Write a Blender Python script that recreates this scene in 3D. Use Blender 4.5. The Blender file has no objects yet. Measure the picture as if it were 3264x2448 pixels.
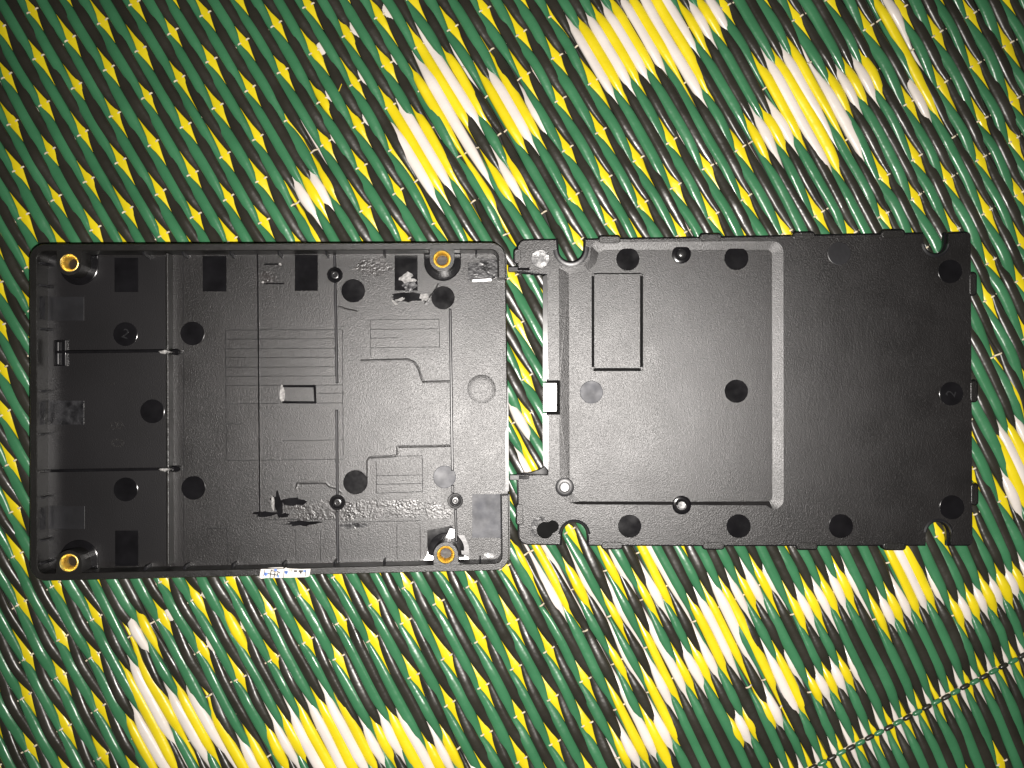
import bpy, bmesh, math, random
import numpy as np
from mathutils import Vector, Matrix
from mathutils.geometry import delaunay_2d_cdt

# ------------------------------------------------------------------ setup
random.seed(7)
S = 0.001                       # everything is laid out in millimetres
F, PCX, PCY, CAMZ = 2821.0, 1632.0, 1224.0, 282.1
scene = bpy.context.scene
C = scene.collection

cam_d = bpy.data.cameras.new('camera')
cam_d.sensor_width = 36.0
cam_d.lens = 36.0 * F / 3264.0
cam_d.clip_start = 0.01
cam_d.clip_end = 20.0
cam = bpy.data.objects.new('camera', cam_d)
cam.location = (0, 0, CAMZ * S)
C.objects.link(cam)
scene.camera = cam

world = bpy.data.worlds.new('World')
scene.world = world
world.use_nodes = True
world.node_tree.nodes['Background'].inputs[0].default_value = (1.0, 0.93, 0.82, 1)
world.node_tree.nodes['Background'].inputs[1].default_value = 0.035

FLASH = Vector((6.0, -16.0, 281.0))      # the phone's flash, beside its lens
lamp_d = bpy.data.lights.new('phone_flash', 'SPOT')
lamp_d.energy = 6.6
lamp_d.spot_size = math.radians(112)
lamp_d.spot_blend = 1.0
lamp_d.shadow_soft_size = 0.0025
lamp_d.color = (1.0, 0.95, 0.905)
lamp = bpy.data.objects.new('phone_flash', lamp_d)
lamp.location = FLASH * S
C.objects.link(lamp)

scene.view_settings.view_transform = 'Standard'
scene.view_settings.look = 'None'
scene.view_settings.exposure = 0.0
scene.view_settings.gamma = 1.0

# ------------------------------------------------------------------ materials
def mat(name, col, rough, bump=None, var=None, metal=0.0, spec=0.5, rvar=None, coat=0.0):
    """bump = [(scale, strength, distance)], var = (scale, amount) brightness noise"""
    m = bpy.data.materials.new(name)
    m.use_nodes = True
    nt = m.node_tree
    b = nt.nodes['Principled BSDF']
    b.inputs['Base Color'].default_value = (*col, 1)
    b.inputs['Roughness'].default_value = rough
    b.inputs['Metallic'].default_value = metal
    b.inputs['Specular IOR Level'].default_value = spec
    b.inputs['Coat Weight'].default_value = coat
    tc = nt.nodes.new('ShaderNodeTexCoord')
    prev = None
    for sc, st, dist in (bump or []):
        n = nt.nodes.new('ShaderNodeTexNoise')
        n.inputs['Scale'].default_value = sc
        n.inputs['Detail'].default_value = 2.0
        nt.links.new(tc.outputs['Object'], n.inputs['Vector'])
        bp = nt.nodes.new('ShaderNodeBump')
        bp.inputs['Strength'].default_value = st
        bp.inputs['Distance'].default_value = dist
        nt.links.new(n.outputs['Fac'], bp.inputs['Height'])
        if prev:
            nt.links.new(prev.outputs['Normal'], bp.inputs['Normal'])
        prev = bp
    if prev:
        nt.links.new(prev.outputs['Normal'], b.inputs['Normal'])
    if var:
        n = nt.nodes.new('ShaderNodeTexNoise')
        n.inputs['Scale'].default_value = var[0]
        n.inputs['Detail'].default_value = 4.0
        nt.links.new(tc.outputs['Object'], n.inputs['Vector'])
        r = nt.nodes.new('ShaderNodeMapRange')
        r.inputs['From Min'].default_value = 0.3
        r.inputs['From Max'].default_value = 0.7
        r.inputs['To Min'].default_value = 1 - var[1]
        r.inputs['To Max'].default_value = 1 + var[1]
        nt.links.new(n.outputs['Fac'], r.inputs['Value'])
        mx = nt.nodes.new('ShaderNodeMix')
        mx.data_type = 'RGBA'
        mx.blend_type = 'MULTIPLY'
        mx.inputs['Factor'].default_value = 1.0
        mx.inputs['A'].default_value = (*col, 1)
        nt.links.new(r.outputs['Result'], mx.inputs['B'])
        nt.links.new(mx.outputs['Result'], b.inputs['Base Color'])
    if rvar:
        n = nt.nodes.new('ShaderNodeTexNoise')
        n.inputs['Scale'].default_value = rvar[0]
        n.inputs['Detail'].default_value = 5.0
        nt.links.new(tc.outputs['Object'], n.inputs['Vector'])
        r = nt.nodes.new('ShaderNodeMapRange')
        r.inputs['From Min'].default_value = 0.3
        r.inputs['From Max'].default_value = 0.7
        r.inputs['To Min'].default_value = rvar[1]
        r.inputs['To Max'].default_value = rvar[2]
        nt.links.new(n.outputs['Fac'], r.inputs['Value'])
        nt.links.new(r.outputs['Result'], b.inputs['Roughness'])
    return m

M = {}
GRAIN = [(3800, 0.75, 0.000108)]
M['grain'] = mat('grained_black_plastic', (0.0065, 0.0058, 0.0060), 0.4, GRAIN, (45, 0.2), rvar=(90, 0.31, 0.37), spec=0.62)
M['rim'] = mat('rim_black_plastic', (0.008, 0.0076, 0.007), 0.38, GRAIN, (45, 0.2), rvar=(90, 0.31, 0.37), spec=0.6)
M['bay'] = mat('satin_grained_plastic', (0.008, 0.0075, 0.0085), 0.33, [(3000, 0.35, 0.00014)], (45, 0.2), spec=0.7)
M['matte'] = mat('painted_shade_plastic', (0.004, 0.004, 0.004), 0.8, None, (300, 0.3), spec=0.15)  # near-black colour that paints shade into narrow recesses
M['bluish'] = mat('bluish_polished_plastic', (0.012, 0.014, 0.024), 0.5, [(600, 0.1, 0.0002)], (300, 0.3), rvar=(250, 0.44, 0.56), spec=0.55)
M['scuff'] = mat('scuffed_black_plastic', (0.022, 0.020, 0.020), 0.36, [(1700, 0.5, 0.0003), (600, 0.4, 0.0003)], (300, 0.6), rvar=(200, 0.24, 0.42), spec=0.6)
M['smooth'] = mat('smooth_black_plastic', (0.006, 0.0058, 0.0068), 0.2, [(300, 0.05, 0.0002)], (200, 0.3), rvar=(250, 0.12, 0.22), spec=0.4)
M['satin'] = mat('satin_black_plastic', (0.014, 0.014, 0.016), 0.36, [(900, 0.12, 0.0002)], (150, 0.3))
M['glossy'] = mat('polished_black_plastic', (0.015, 0.015, 0.016), 0.24, [(500, 0.05, 0.0001)], spec=0.75)
M['worn'] = mat('scraped_black_plastic', (0.016, 0.016, 0.018), 0.3, [(700, 0.5, 0.0004)], (400, 0.5), rvar=(400, 0.2, 0.5))
M['white'] = mat('stress_whitened_plastic', (0.26, 0.255, 0.25), 0.45, [(1500, 0.8, 0.0005)], (900, 0.5))
M['brass'] = mat('brass', (1.0, 0.76, 0.27), 0.38, [(900, 0.35, 0.0004)], (500, 0.15), metal=1.0)
M['bore'] = mat('dark_bore', (0.012, 0.007, 0.004), 0.45, [(800, 0.3, 0.0003)])
M['paper'] = mat('label_paper', (0.74, 0.71, 0.66), 0.6, [(600, 0.15, 0.0003)], (150, 0.12))
M['ink'] = mat('grey_ink', (0.05, 0.05, 0.055), 0.5, None, (600, 0.4))
M['blue'] = mat('blue_ink', (0.14, 0.25, 0.62), 0.5, None, (500, 0.5))
SB = [(330, 0.14, 0.0010), (90, 0.16, 0.002)]
M['G'] = mat('green_straw_plastic', (0.040, 0.158, 0.072), 0.3, SB, (60, 0.12), rvar=(120, 0.22, 0.36))
M['B'] = mat('black_straw_plastic', (0.024, 0.0228, 0.0175), 0.36, SB, (60, 0.2), rvar=(120, 0.24, 0.4))
M['Y'] = mat('yellow_straw_plastic', (0.68, 0.55, 0.011), 0.36, SB, (60, 0.08), rvar=(120, 0.24, 0.4))
M['W'] = mat('white_straw_plastic', (0.66, 0.61, 0.56), 0.36, SB, (60, 0.06), rvar=(120, 0.24, 0.4))
M['thread'] = mat('cream_thread', (0.62, 0.54, 0.40), 0.7, [(1500, 0.5, 0.0004)], (400, 0.2))
M['under'] = mat('dark_floor', (0.02, 0.019, 0.016), 0.8, [(40, 0.3, 0.002)], (30, 0.4))

# ------------------------------------------------------------------ helpers
def finish(name, me, material, parent=None, smooth=0.6):
    me.validate()
    me.update()
    if smooth:
        me.polygons.foreach_set('use_smooth', [True] * len(me.polygons))
        me.set_sharp_from_angle(angle=smooth)
    me.materials.append(material)
    o = bpy.data.objects.new(name, me)
    C.objects.link(o)
    if parent:
        o.parent = parent
    return o

def build(name, verts, faces, material, parent=None, smooth=0.6):
    me = bpy.data.meshes.new(name)
    me.from_pydata([(v[0] * S, v[1] * S, v[2] * S) for v in verts], [], faces)
    bm = bmesh.new()
    bm.from_mesh(me)
    bmesh.ops.recalc_face_normals(bm, faces=bm.faces)
    bm.to_mesh(me)
    bm.free()
    return finish(name, me, material, parent, smooth)

def thing(name, matrix, label, cat):
    o = bpy.data.objects.new(name, None)
    o.empty_display_size = 0.01
    C.objects.link(o)
    m = matrix.copy()
    m.translation = m.translation * S
    o.matrix_world = m
    o['label'] = label
    o['category'] = cat
    return o

def pose(rx, ry, rz, cx, cy, cz, thick):
    r = (Matrix.Rotation(math.radians(rz), 4, 'Z') @ Matrix.Rotation(math.radians(ry), 4, 'Y')
         @ Matrix.Rotation(math.radians(rx), 4, 'X'))
    return Matrix.Translation((cx, cy, cz)) @ r @ Matrix.Translation((0, 0, -thick))

def to_local(mtx):
    inv = mtx.inverted()
    o = inv @ Vector((0, 0, CAMZ))
    rot = inv.to_3x3()
    def f(px, py, z):
        d = rot @ Vector(((px - PCX) / F, -(py - PCY) / F, -1.0))
        t = (z - o.z) / d.z
        return Vector((o.x + d.x * t, o.y + d.y * t))
    return f

def offset(poly, d):
    """inset a closed polygon (list of 2D points) by d"""
    n = len(poly)
    area = sum(poly[i][0] * poly[(i + 1) % n][1] - poly[(i + 1) % n][0] * poly[i][1] for i in range(n))
    sg = 1 if area > 0 else -1
    out = []
    for i in range(n):
        p0, p1, p2 = Vector(poly[i - 1][:2]), Vector(poly[i][:2]), Vector(poly[(i + 1) % n][:2])
        a, b = (p1 - p0), (p2 - p1)
        if a.length < 1e-6 or b.length < 1e-6:
            out.append(p1)
            continue
        a.normalize()
        b.normalize()
        na, nb = Vector((-a.y, a.x)) * sg, Vector((-b.y, b.x)) * sg
        k = na + nb
        k = k / max(0.35, k.dot(na))
        out.append(p1 + k * d)
    return out

def inside(p, poly):
    x, y = p[0], p[1]
    r = False
    j = len(poly) - 1
    for i in range(len(poly)):
        xi, yi, xj, yj = poly[i][0], poly[i][1], poly[j][0], poly[j][1]
        if (yi > y) != (yj > y) and x < (xj - xi) * (y - yi) / (yj - yi) + xi:
            r = not r
        j = i
    return r

def prism(name, poly, z0, z1, material, parent, bevel=0.0, wobble=0.0):
    n = len(poly)
    rings = [(poly, z0)]
    if bevel:
        rings += [(poly, z1 - bevel), (offset(poly, bevel * 0.35), z1 - bevel * 0.3), (offset(poly, bevel), z1)]
    else:
        rings += [(poly, z1)]
    vs, fs = [], []
    for pl, z in rings:
        vs += [(p[0], p[1], z + (random.uniform(-wobble, wobble) if z > z0 else 0)) for p in pl]
    for k in range(len(rings) - 1):
        for i in range(n):
            j = (i + 1) % n
            fs.append((k * n + i, k * n + j, (k + 1) * n + j, (k + 1) * n + i))
    fs.append(tuple(range(n)))
    fs.append(tuple(range((len(rings) - 1) * n, len(rings) * n)))
    return build(name, vs, fs, material, parent, 0.22)

def circle(c, r, n=28, ry=None, a0=0.0):
    return [Vector((c[0] + r * math.cos(a0 + 2 * math.pi * i / n), c[1] + (ry or r) * math.sin(a0 + 2 * math.pi * i / n))) for i in range(n)]

def seg_poly(p, q, w):
    d = (q - p).normalized()
    n = Vector((-d.y, d.x)) * (w / 2)
    return [p + n, p - n, q - n, q + n]

def rib(name, p, q, w, z0, z1, material, parent, bevel=0.12):
    return prism(name, seg_poly(p, q, w), z0, z1, material, parent, min(bevel, w * 0.45))

def ridge(name, p, q, w, z0, h, material, parent):
    """a fine raised line with a roof-shaped section"""
    d = (q - p).normalized()
    n = Vector((-d.y, d.x)) * (w / 2)
    vs = [(*(p + n), z0), (*(p - n), z0), (*(q - n), z0), (*(q + n), z0), (*p, z0 + h), (*q, z0 + h)]
    fs = [(0, 4, 5, 3), (1, 2, 5, 4), (0, 1, 4), (2, 3, 5), (0, 3, 2, 1)]
    return build(name, vs, fs, material, parent, 0)

def lathe(name, c, prof, material, parent, n=28, squash=1.0):
    vs, fs = [], []
    for r, z in prof:
        for i in range(n):
            a = 2 * math.pi * i / n
            vs.append((c[0] + r * math.cos(a), c[1] + r * math.sin(a) * squash, z))
    for k in range(len(prof) - 1):
        for i in range(n):
            j = (i + 1) % n
            fs.append((k * n + i, k * n + j, (k + 1) * n + j, (k + 1) * n + i))
    if prof[0][0] > 0.01:
        pass
    return build(name, vs, fs, material, parent)

def disc_mark(c, r, z, parent, material, tilt=(0, 0), name='ejector_mark', h=0.09):
    """a round pin mark with a soft edge; tilt = slope in x and y"""
    n = 36
    vs, fs = [], []
    for rr, zz in ((r, z - 0.3), (r, z + h * 0.5), (r - 0.12, z + h), (r * 0.5, z + h)):
        for p in circle(c, rr, n):
            vs.append((p.x, p.y, zz + (tilt[0] * (p.x - c[0]) + tilt[1] * (p.y - c[1])) * (0 if zz < z else 1)))
    for k in range(3):
        for i in range(n):
            j = (i + 1) % n
            fs.append((k * n + i, k * n + j, (k + 1) * n + j, (k + 1) * n + i))
    fs.append(tuple(range(3 * n, 4 * n)))
    return build(name, vs, fs, material, parent, 0.2)

def plate(name, outer, rings, holes, z_top, z_bot, material, parent, hole_z=None):
    """a plate cut from a constrained triangulation: rings = [(loop, z)], holes = [loop]"""
    pts, zs, edges = [], [], []
    loops = [(outer, z_top)] + rings + [(h, z_top) for h in holes]
    for lp, z in loops:
        b = len(pts)
        n = len(lp)
        for p in lp:
            pts.append(Vector((p[0], p[1])))
            zs.append(z)
        edges += [(b + i, b + (i + 1) % n) for i in range(n)]
    vo, eo, fo, ov, oe, of = delaunay_2d_cdt(pts, edges, [], 0, 1e-5)
    zz = [max((zs[k] for k in ids), default=z_top) if ids else z_top for ids in ov]
    vs = [(v.x, v.y, z) for v, z in zip(vo, zz)]
    fs = []
    for f in fo:
        c = sum((vo[i] for i in f), Vector((0, 0))) / len(f)
        if inside(c, outer) and not any(inside(c, h) for h in holes):
            fs.append(tuple(f))
    for lp in [outer] + holes:
        b = len(vs)
        n = len(lp)
        vs += [(p[0], p[1], z_top) for p in lp] + [(p[0], p[1], z_bot) for p in lp]
        for i in range(n):
            j = (i + 1) % n
            fs.append((b + i, b + j, b + n + j, b + n + i))
    me = bpy.data.meshes.new(name)
    me.from_pydata([(v[0] * S, v[1] * S, v[2] * S) for v in vs], [], fs)
    bm = bmesh.new()
    bm.from_mesh(me)
    bmesh.ops.remove_doubles(bm, verts=bm.verts, dist=1e-7)
    bmesh.ops.recalc_face_normals(bm, faces=bm.faces)
    bm.faces.ensure_lookup_table()
    top = max(bm.faces, key=lambda f: f.calc_center_median().z)
    if top.normal.z < 0:
        bmesh.ops.reverse_faces(bm, faces=bm.faces)
    bm.to_mesh(me)
    bm.free()
    return finish(name, me, material, parent, 0.15)

def half_vector(mtx, c, z):
    """slope (x, y) in local space of a facet that mirrors the flash into the lens"""
    p = mtx @ Vector((c[0], c[1], z))
    h = ((Vector((0, 0, CAMZ)) - p).normalized() + (FLASH - p).normalized()).normalized()
    n = mtx.to_3x3().inverted() @ h
    return (-n.x / n.z, -n.y / n.z)

def tilted(name, poly, z, slope, material, parent, thick=0.25):
    c = sum((Vector(p[:2]) for p in poly), Vector((0, 0))) / len(poly)
    n = len(poly)
    vs = [(p[0], p[1], z + slope[0] * (p[0] - c.x) + slope[1] * (p[1] - c.y)) for p in poly]
    vs += [(p[0], p[1], z - thick) for p in poly]
    fs = [tuple(range(n)), tuple(range(n, 2 * n))] + [(i, (i + 1) % n, n + (i + 1) % n, n + i) for i in range(n)]
    return build(name, vs, fs, material, parent, 0.3)

def letter(name, ch, c, size, rot, z, material, parent):
    cu = bpy.data.curves.new('letter', 'FONT')
    cu.body = ch
    cu.size = size * S
    cu.extrude = 0.1 * S
    cu.align_x = 'CENTER'
    cu.align_y = 'CENTER'
    t = bpy.data.objects.new('letter', cu)
    C.objects.link(t)
    bpy.context.view_layer.update()
    me = bpy.data.meshes.new_from_object(t)
    bpy.data.objects.remove(t)
    me.transform(Matrix.Translation((c[0] * S, c[1] * S, z * S)) @ Matrix.Rotation(rot, 4, 'Z'))
    me.name = name
    return finish(name, me, material, parent, 0)

# ------------------------------------------------------------------ the sagging ground
def ground_z(x, y):
    """mat level (mm): the soft floor dips in the middle and rises to both sides"""
    s = 1 / (1 + np.exp(np.clip(x / 9.0, -40, 40)))
    return 0.0540 * np.sqrt(x * x + 36.0) - 1.0 - 0.02 * (y + 7.6) * s

gx = np.linspace(-330, 330, 67)
gy = np.linspace(-260, 260, 53)
vs = [(x, y, float(ground_z(x, y)) - 5.2) for y in gy for x in gx]
fs = [(j * 67 + i, j * 67 + i + 1, (j + 1) * 67 + i + 1, (j + 1) * 67 + i) for j in range(52) for i in range(66)]
flo = build('floor', vs, fs, M['under'])
flo['kind'] = 'structure'

# ------------------------------------------------------------------ woven mat
QX = [113.95, 1025.16, 707.36, 1.45, 41.3, 5.22, 5.25, -17.44, -8.32, -8.65]
QY = [176.52, -579.95, 1213.39, 5.75, -22.16, -9.13, -8.24, 11.44, 10.31, 5.0]
def lat_px(a, l):
    """weave coordinates (straw unit a, warp position l) -> photo pixel"""
    a = np.asarray(a) / 20.0
    l = np.asarray(l) / 10.0
    b = [1, a, l, a * a, a * l, l * l, a ** 3, a * a * l, a * l * l, l ** 3]
    return sum(q * t for q, t in zip(QX, b)), sum(q * t for q, t in zip(QY, b))

def lat_mm(a, l):
    px, py = lat_px(a, l)
    z = 0.0
    for _ in range(4):
        k = 0.1 * (CAMZ - z) / 282.1
        x, y = (px - PCX) * k, -(py - PCY) * k
        z = ground_z(x, y)
    return x, y, z

def lat_inv(px, py):
    a, l = 13.1, 11.8
    for _ in range(40):
        x0, y0 = lat_px(a, l)
        xa, ya = lat_px(a + .01, l)
        xl, yl = lat_px(a, l + .01)
        A, B_, C_, D = (xa - x0) * 100, (xl - x0) * 100, (ya - y0) * 100, (yl - y0) * 100
        det = A * D - B_ * C_
        ex, ey = px - x0, py - y0
        a += (D * ex - B_ * ey) / det * 0.8
        l += (A * ey - C_ * ex) / det * 0.8
    return a, l

LT = {-7: -7.1, -6: -6, -5: -5, -4: -4, -3: -3, -2: -2, -1: -1, 0: 0, 1: 1, 2: 2, 3: 3, 4: 4.05, 5: 4.93, 6: 5.8, 7: 6.7, 8: 7.75,
      9: 8.75, 10: 9.68, 11: 10.7, 12: 11.85, 13: 12.6, 14: 13.7, 15: 14.7, 16: 15.4, 17: 16.6, 18: 17.57,
      19: 18.57, 20: 19.5, 21: 20.5, 22: 21.25, 23: 22.0, 24: 22.78, 25: 23.7, 26: 24.7, 27: 25.6, 28: 26.6, 29: 27.5}
JS = sorted(LT)
SEAM = 24

def quad(ox, oy, sc, pts):
    return [(ox + x / sc, oy + y / sc) for x, y in pts]
T1, T2, T3, T4, T5 = (1000, 0, 2.011), (2100, 0, 1.9), (0, 1800, 2.011), (1050, 1700, 2.011), (2100, 1700, 1.9)
INV = [quad(*T1, p) for p in (
    [(630, 480), (900, 330), (1180, 880), (950, 990)],
    [(1040, 480), (1310, 420), (1540, 870), (1310, 1000)],
    [(890, 870), (1165, 870), (1450, 1340), (1160, 1390)],
    [(465, 800), (715, 700), (990, 1240), (760, 1310)],
    [(-60, 930), (40, 930), (170, 1300), (20, 1560), (-120, 1300)],
    [(570, 90), (650, 90), (740, 330), (690, 340)])]
INV += [[(1808, 85), (1880, -60), (2250, -60), (2320, 85), (2230, 150), (2255, 300), (2215, 325), (2150, 300), (2010, 280), (1930, 305)]]
INV += [quad(*T2, p) for p in (
    [(600, 260), (800, 180), (900, 330), (1000, 310), (1060, 270), (1200, 230), (1420, 660), (1250, 790), (1230, 1100), (1080, 1100), (930, 940), (850, 1000), (680, 1060), (460, 650), (620, 560)],
    [(1250, -80), (1420, -80), (1650, 520), (1560, 470), (1400, 200)],
    [(1490, 420), (1620, 380), (1710, 780), (1580, 660)])]
INV += [quad(*T3, p) for p in (
    [(770, 510), (900, 480), (1030, 960), (930, 1090)],
    [(810, 310), (930, 290), (1085, 680), (985, 730)],
    [(700, 560), (760, 560), (840, 800), (790, 810)],
    [(750, 870), (1000, 740), (1220, 800), (1280, 930), (1430, 960), (1560, 940), (1780, 1420), (980, 1420)],
    [(1730, 950), (1850, 860), (2000, 950), (2150, 870), (2260, 1000), (2300, 1420), (1800, 1420)],
    [(1370, 170), (1440, 170), (1510, 400), (1450, 410)])]
INV += [quad(*T4, p) for p in (
    [(-20, 1080), (60, 1070), (320, 1110), (480, 1160), (620, 1200), (760, 1300), (870, 1390), (1000, 1620), (0, 1620)],
    [(1190, 100), (1350, 110), (1540, 480), (1450, 480), (1330, 430)],
    [(1530, 230), (1600, 230), (1740, 520), (1660, 500)],
    [(1870, 1300), (2010, 1090), (2160, 1090), (2240, 1600), (1980, 1600)])]
INV += [quad(*T5, p) for p in (
    [(320, 330), (400, 330), (600, 680), (510, 700)],
    [(110, 690), (210, 690), (340, 960), (230, 980)],
    [(-60, 780), (20, 780), (130, 1250), (-20, 1200)],
    [(380, 1010), (480, 930), (640, 1260), (480, 1290)],
    [(500, 920), (610, 860), (830, 1150), (690, 1190)],
    [(680, 860), (800, 800), (910, 1060), (830, 1100)],
    [(1290, 60), (1590, 60), (1600, 230), (1470, 290), (1400, 220)],
    [(1900, 260), (2010, 290), (2050, 450), (1990, 450)],
    [(2040, 270), (2110, 290), (2160, 450), (2100, 460)])]
INV += [[(3185, 1240), (3270, 1270), (3380, 1700), (3262, 1700), (3160, 1470)],
        [(1622, 1300), (1665, 1330), (1735, 1500), (1622, 1500)]]
WSTAR = [quad(*T1, [(-60, 60), (600, 0), (760, 360), (700, 640), (520, 900), (-80, 980)]),
         quad(*T3, [(880, 150), (1400, 100), (1600, 330), (1350, 620), (1000, 500)]),
         [(1660, 1700), (2150, 1700), (2250, 2448), (2000, 2448), (1850, 2000)]]
ROWZONE = [(2080, 1715), (3420, 1715), (3420, 2900), (2300, 2900), (2080, 2300)]
ROW1 = [lat_inv(*p) for p in quad(*T5, [(-100, 450), (40, 435), (300, 420), (560, 405), (820, 430), (1090, 440), (1350, 430), (1560, 400), (1780, 400), (2000, 300), (2212, 260), (2500, 200)])]
ROW2 = [lat_inv(*p) for p in quad(*T5, [(-100, 980), (90, 980), (300, 700), (340, 690), (930, 940), (1080, 880), (1190, 830)])]
def row_l(row, a):
    row = sorted(row)
    if a < row[0][0] or a > row[-1][0]:
        return None
    return float(np.interp(a, [r[0] for r in row], [r[1] for r in row]))

def shrink(p, k):
    cx, cy = sum(q[0] for q in p) / len(p), sum(q[1] for q in p) / len(p)
    return [(cx + (x - cx) * k, cy + (y - cy) * k) for x, y in p]
def parea(p):
    return abs(sum(p[i][0] * p[(i + 1) % len(p)][1] - p[(i + 1) % len(p)][0] * p[i][1] for i in range(len(p)))) / 2
LFINE = np.arange(-7.0, 27.4, 0.12)
_mot = {}
def inside_many(x, y, poly):
    r = np.zeros(len(x), bool)
    j = len(poly) - 1
    for i in range(len(poly)):
        xi, yi, xj, yj = poly[i][0], poly[i][1], poly[j][0], poly[j][1]
        c = (yi > y) != (yj > y)
        if yi != yj:
            r ^= c & (x < (xj - xi) * (y - yi) / (yj - yi) + xi)
        j = i
    return r
def motif_lines(kind, a):
    """warp lines at which the pale straws come up to form the flower motif"""
    k = (kind, a)
    if k in _mot:
        return _mot[k]
    up, pin, bigs = set(), set(), set()
    px, py = lat_px(a + OFF[kind], LFINE)
    for p in INV:
        ins = inside_many(px, py, p)
        if not ins.any():
            continue
        big = parea(p) > 42000
        q = 0
        while q < len(ins):
            if not ins[q]:
                q += 1
                continue
            e = q
            while e + 1 < len(ins) and ins[e + 1]:
                e += 1
            l0, l1 = LFINE[q], LFINE[e]
            q = e + 1
            if l1 - l0 < 0.55:
                continue
            m0, m1 = l0 + 0.25, l1 - 0.25
            js = [J for J in JS if m0 <= LT[J] <= m1]
            if not js:
                js = [min(JS, key=lambda J: abs(LT[J] - (l0 + l1) / 2))]
            up.update(js)
            if big:
                bigs.update(js)
    run = []
    for J in sorted(up) + [999]:
        if run and J == run[-1] + 1:
            run.append(J)
            continue
        if len(run) >= (3 if bigs & set(run) else 4):
            off = (a + (1 if kind in 'WB' else 0)) % 2
            pin.update(r_ for n_, r_ in enumerate(run) if (n_ + off) % 4 == 3)
        run = [J]
    _mot[k] = (up, pin)
    return _mot[k]
OFF = {'G': -0.25, 'Y': 0.0, 'B': 0.25, 'W': 0.5}
def near_line(l):
    return min(JS, key=lambda j: abs(LT[j] - l))
_cache = {}
def zone(a, J):
    """what the weave does at unit a and warp line J"""
    k = (a, J)
    if k in _cache:
        return _cache[k]
    px, py = lat_px(a, LT[J])
    if J == SEAM and px > 2200:
        r = 'seam'
    elif inside((px, py), ROWZONE) and J < 26:
        r = 'float'
        for row in (ROW1, ROW2):
            rl = row_l(row, a)
            if rl is not None and near_line(rl) == J:
                r = 'star2'
    elif any(inside((px, py), w) for w in WSTAR):
        r = 'star2' if (a + J) % 2 == 0 else 'float'
    else:
        r = 'star' if (a + J) % 2 == 0 else 'float'
    _cache[k] = r
    return r

# (z, half width, half thickness) of a straw where it passes a warp line, mm
UP, PIN = (-0.95, 1.74, 0.95, 0), (-2.1, 0.9, 0.62, 0.68)
STAR, LOW = (-2.15, 1.75, 0.6, 0), (-3.3, 0.5, 0.55, 0)
TIP, STAR2 = (-2.3, 0.42, 0.6, 0), (-1.25, 1.5, 0.85, 0)
def straw_state(kind, a, J):
    px, py = lat_px(a + OFF[kind], LT[J])
    up, pin = motif_lines(kind, a)
    z = zone(a, J)
    front = kind in 'GB'
    if z == 'seam':
        return ('d', (-2.5, 0.7, 0.6, 0)) if front else ('d', (-2.1, 0.85, 0.6, 0))
    if J in pin:
        return ('u', (-1.5, 1.4, 0.74, 0)) if front else ('d', (-2.1, 0.6, 0.6, 0))
    if J in up:
        return ('d', TIP) if front else ('u', UP)
    if (J - 1 in up or J + 1 in up) and z != 'star2':
        return ('u', UP) if front else ('d', LOW)
    if front:
        return ('u', UP) if z == 'float' else ('d', TIP if z == 'star2' and px > 1650 else PIN)
    if z == 'star2':
        return ('u', STAR2 if px > 1650 else (-1.9, 1.6, 0.7, 0))
    if z == 'star' and kind == 'Y':
        return ('u', STAR)
    return ('d', LOW)

mat_root = thing('woven_mat', Matrix.Identity(4), 'green, black, yellow and white woven plastic straw mat spread under the case halves', 'mat')

RINGN = 10
NS = 9
ang = np.linspace(0, 2 * np.pi, RINGN, endpoint=False)
ca, sa = np.cos(ang), np.sin(ang)
MARG = 330
rng = np.random.RandomState(3)
states = {}
def tube_mesh(name, cx, cy, cz, nx, ny, w, t, roll, material):
    n = len(cx)
    # super-elliptic section, rolled a little about the straw axis
    ux = np.sign(ca) * np.abs(ca) ** 0.9
    uz = np.sign(sa) * np.abs(sa) ** 0.9
    X = w[:, None] * ux[None] * np.cos(roll)[:, None] - t[:, None] * uz[None] * np.sin(roll)[:, None]
    Zz = w[:, None] * ux[None] * np.sin(roll)[:, None] + t[:, None] * uz[None] * np.cos(roll)[:, None]
    V = np.stack([cx[:, None] + nx[:, None] * X, cy[:, None] + ny[:, None] * X, cz[:, None] + Zz], -1).reshape(-1, 3) * S
    i = np.arange(n - 1)[:, None] * RINGN
    k = np.arange(RINGN)[None]
    k2 = (k + 1) % RINGN
    fc = np.stack([i + k, i + k2, i + RINGN + k2, i + RINGN + k], -1).reshape(-1, 4)
    me = bpy.data.meshes.new(name)
    me.vertices.add(len(V))
    me.vertices.foreach_set('co', V.ravel())
    me.loops.add(fc.size)
    me.loops.foreach_set('vertex_index', fc.ravel())
    me.polygons.add(len(fc))
    me.polygons.foreach_set('loop_start', np.arange(len(fc)) * 4)
    me.update(calc_edges=True)
    me.polygons.foreach_set('use_smooth', np.ones(len(fc), bool))
    me.materials.append(material)
    o = bpy.data.objects.new(name, me)
    C.objects.link(o)
    o.parent = mat_root
    return o

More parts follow.
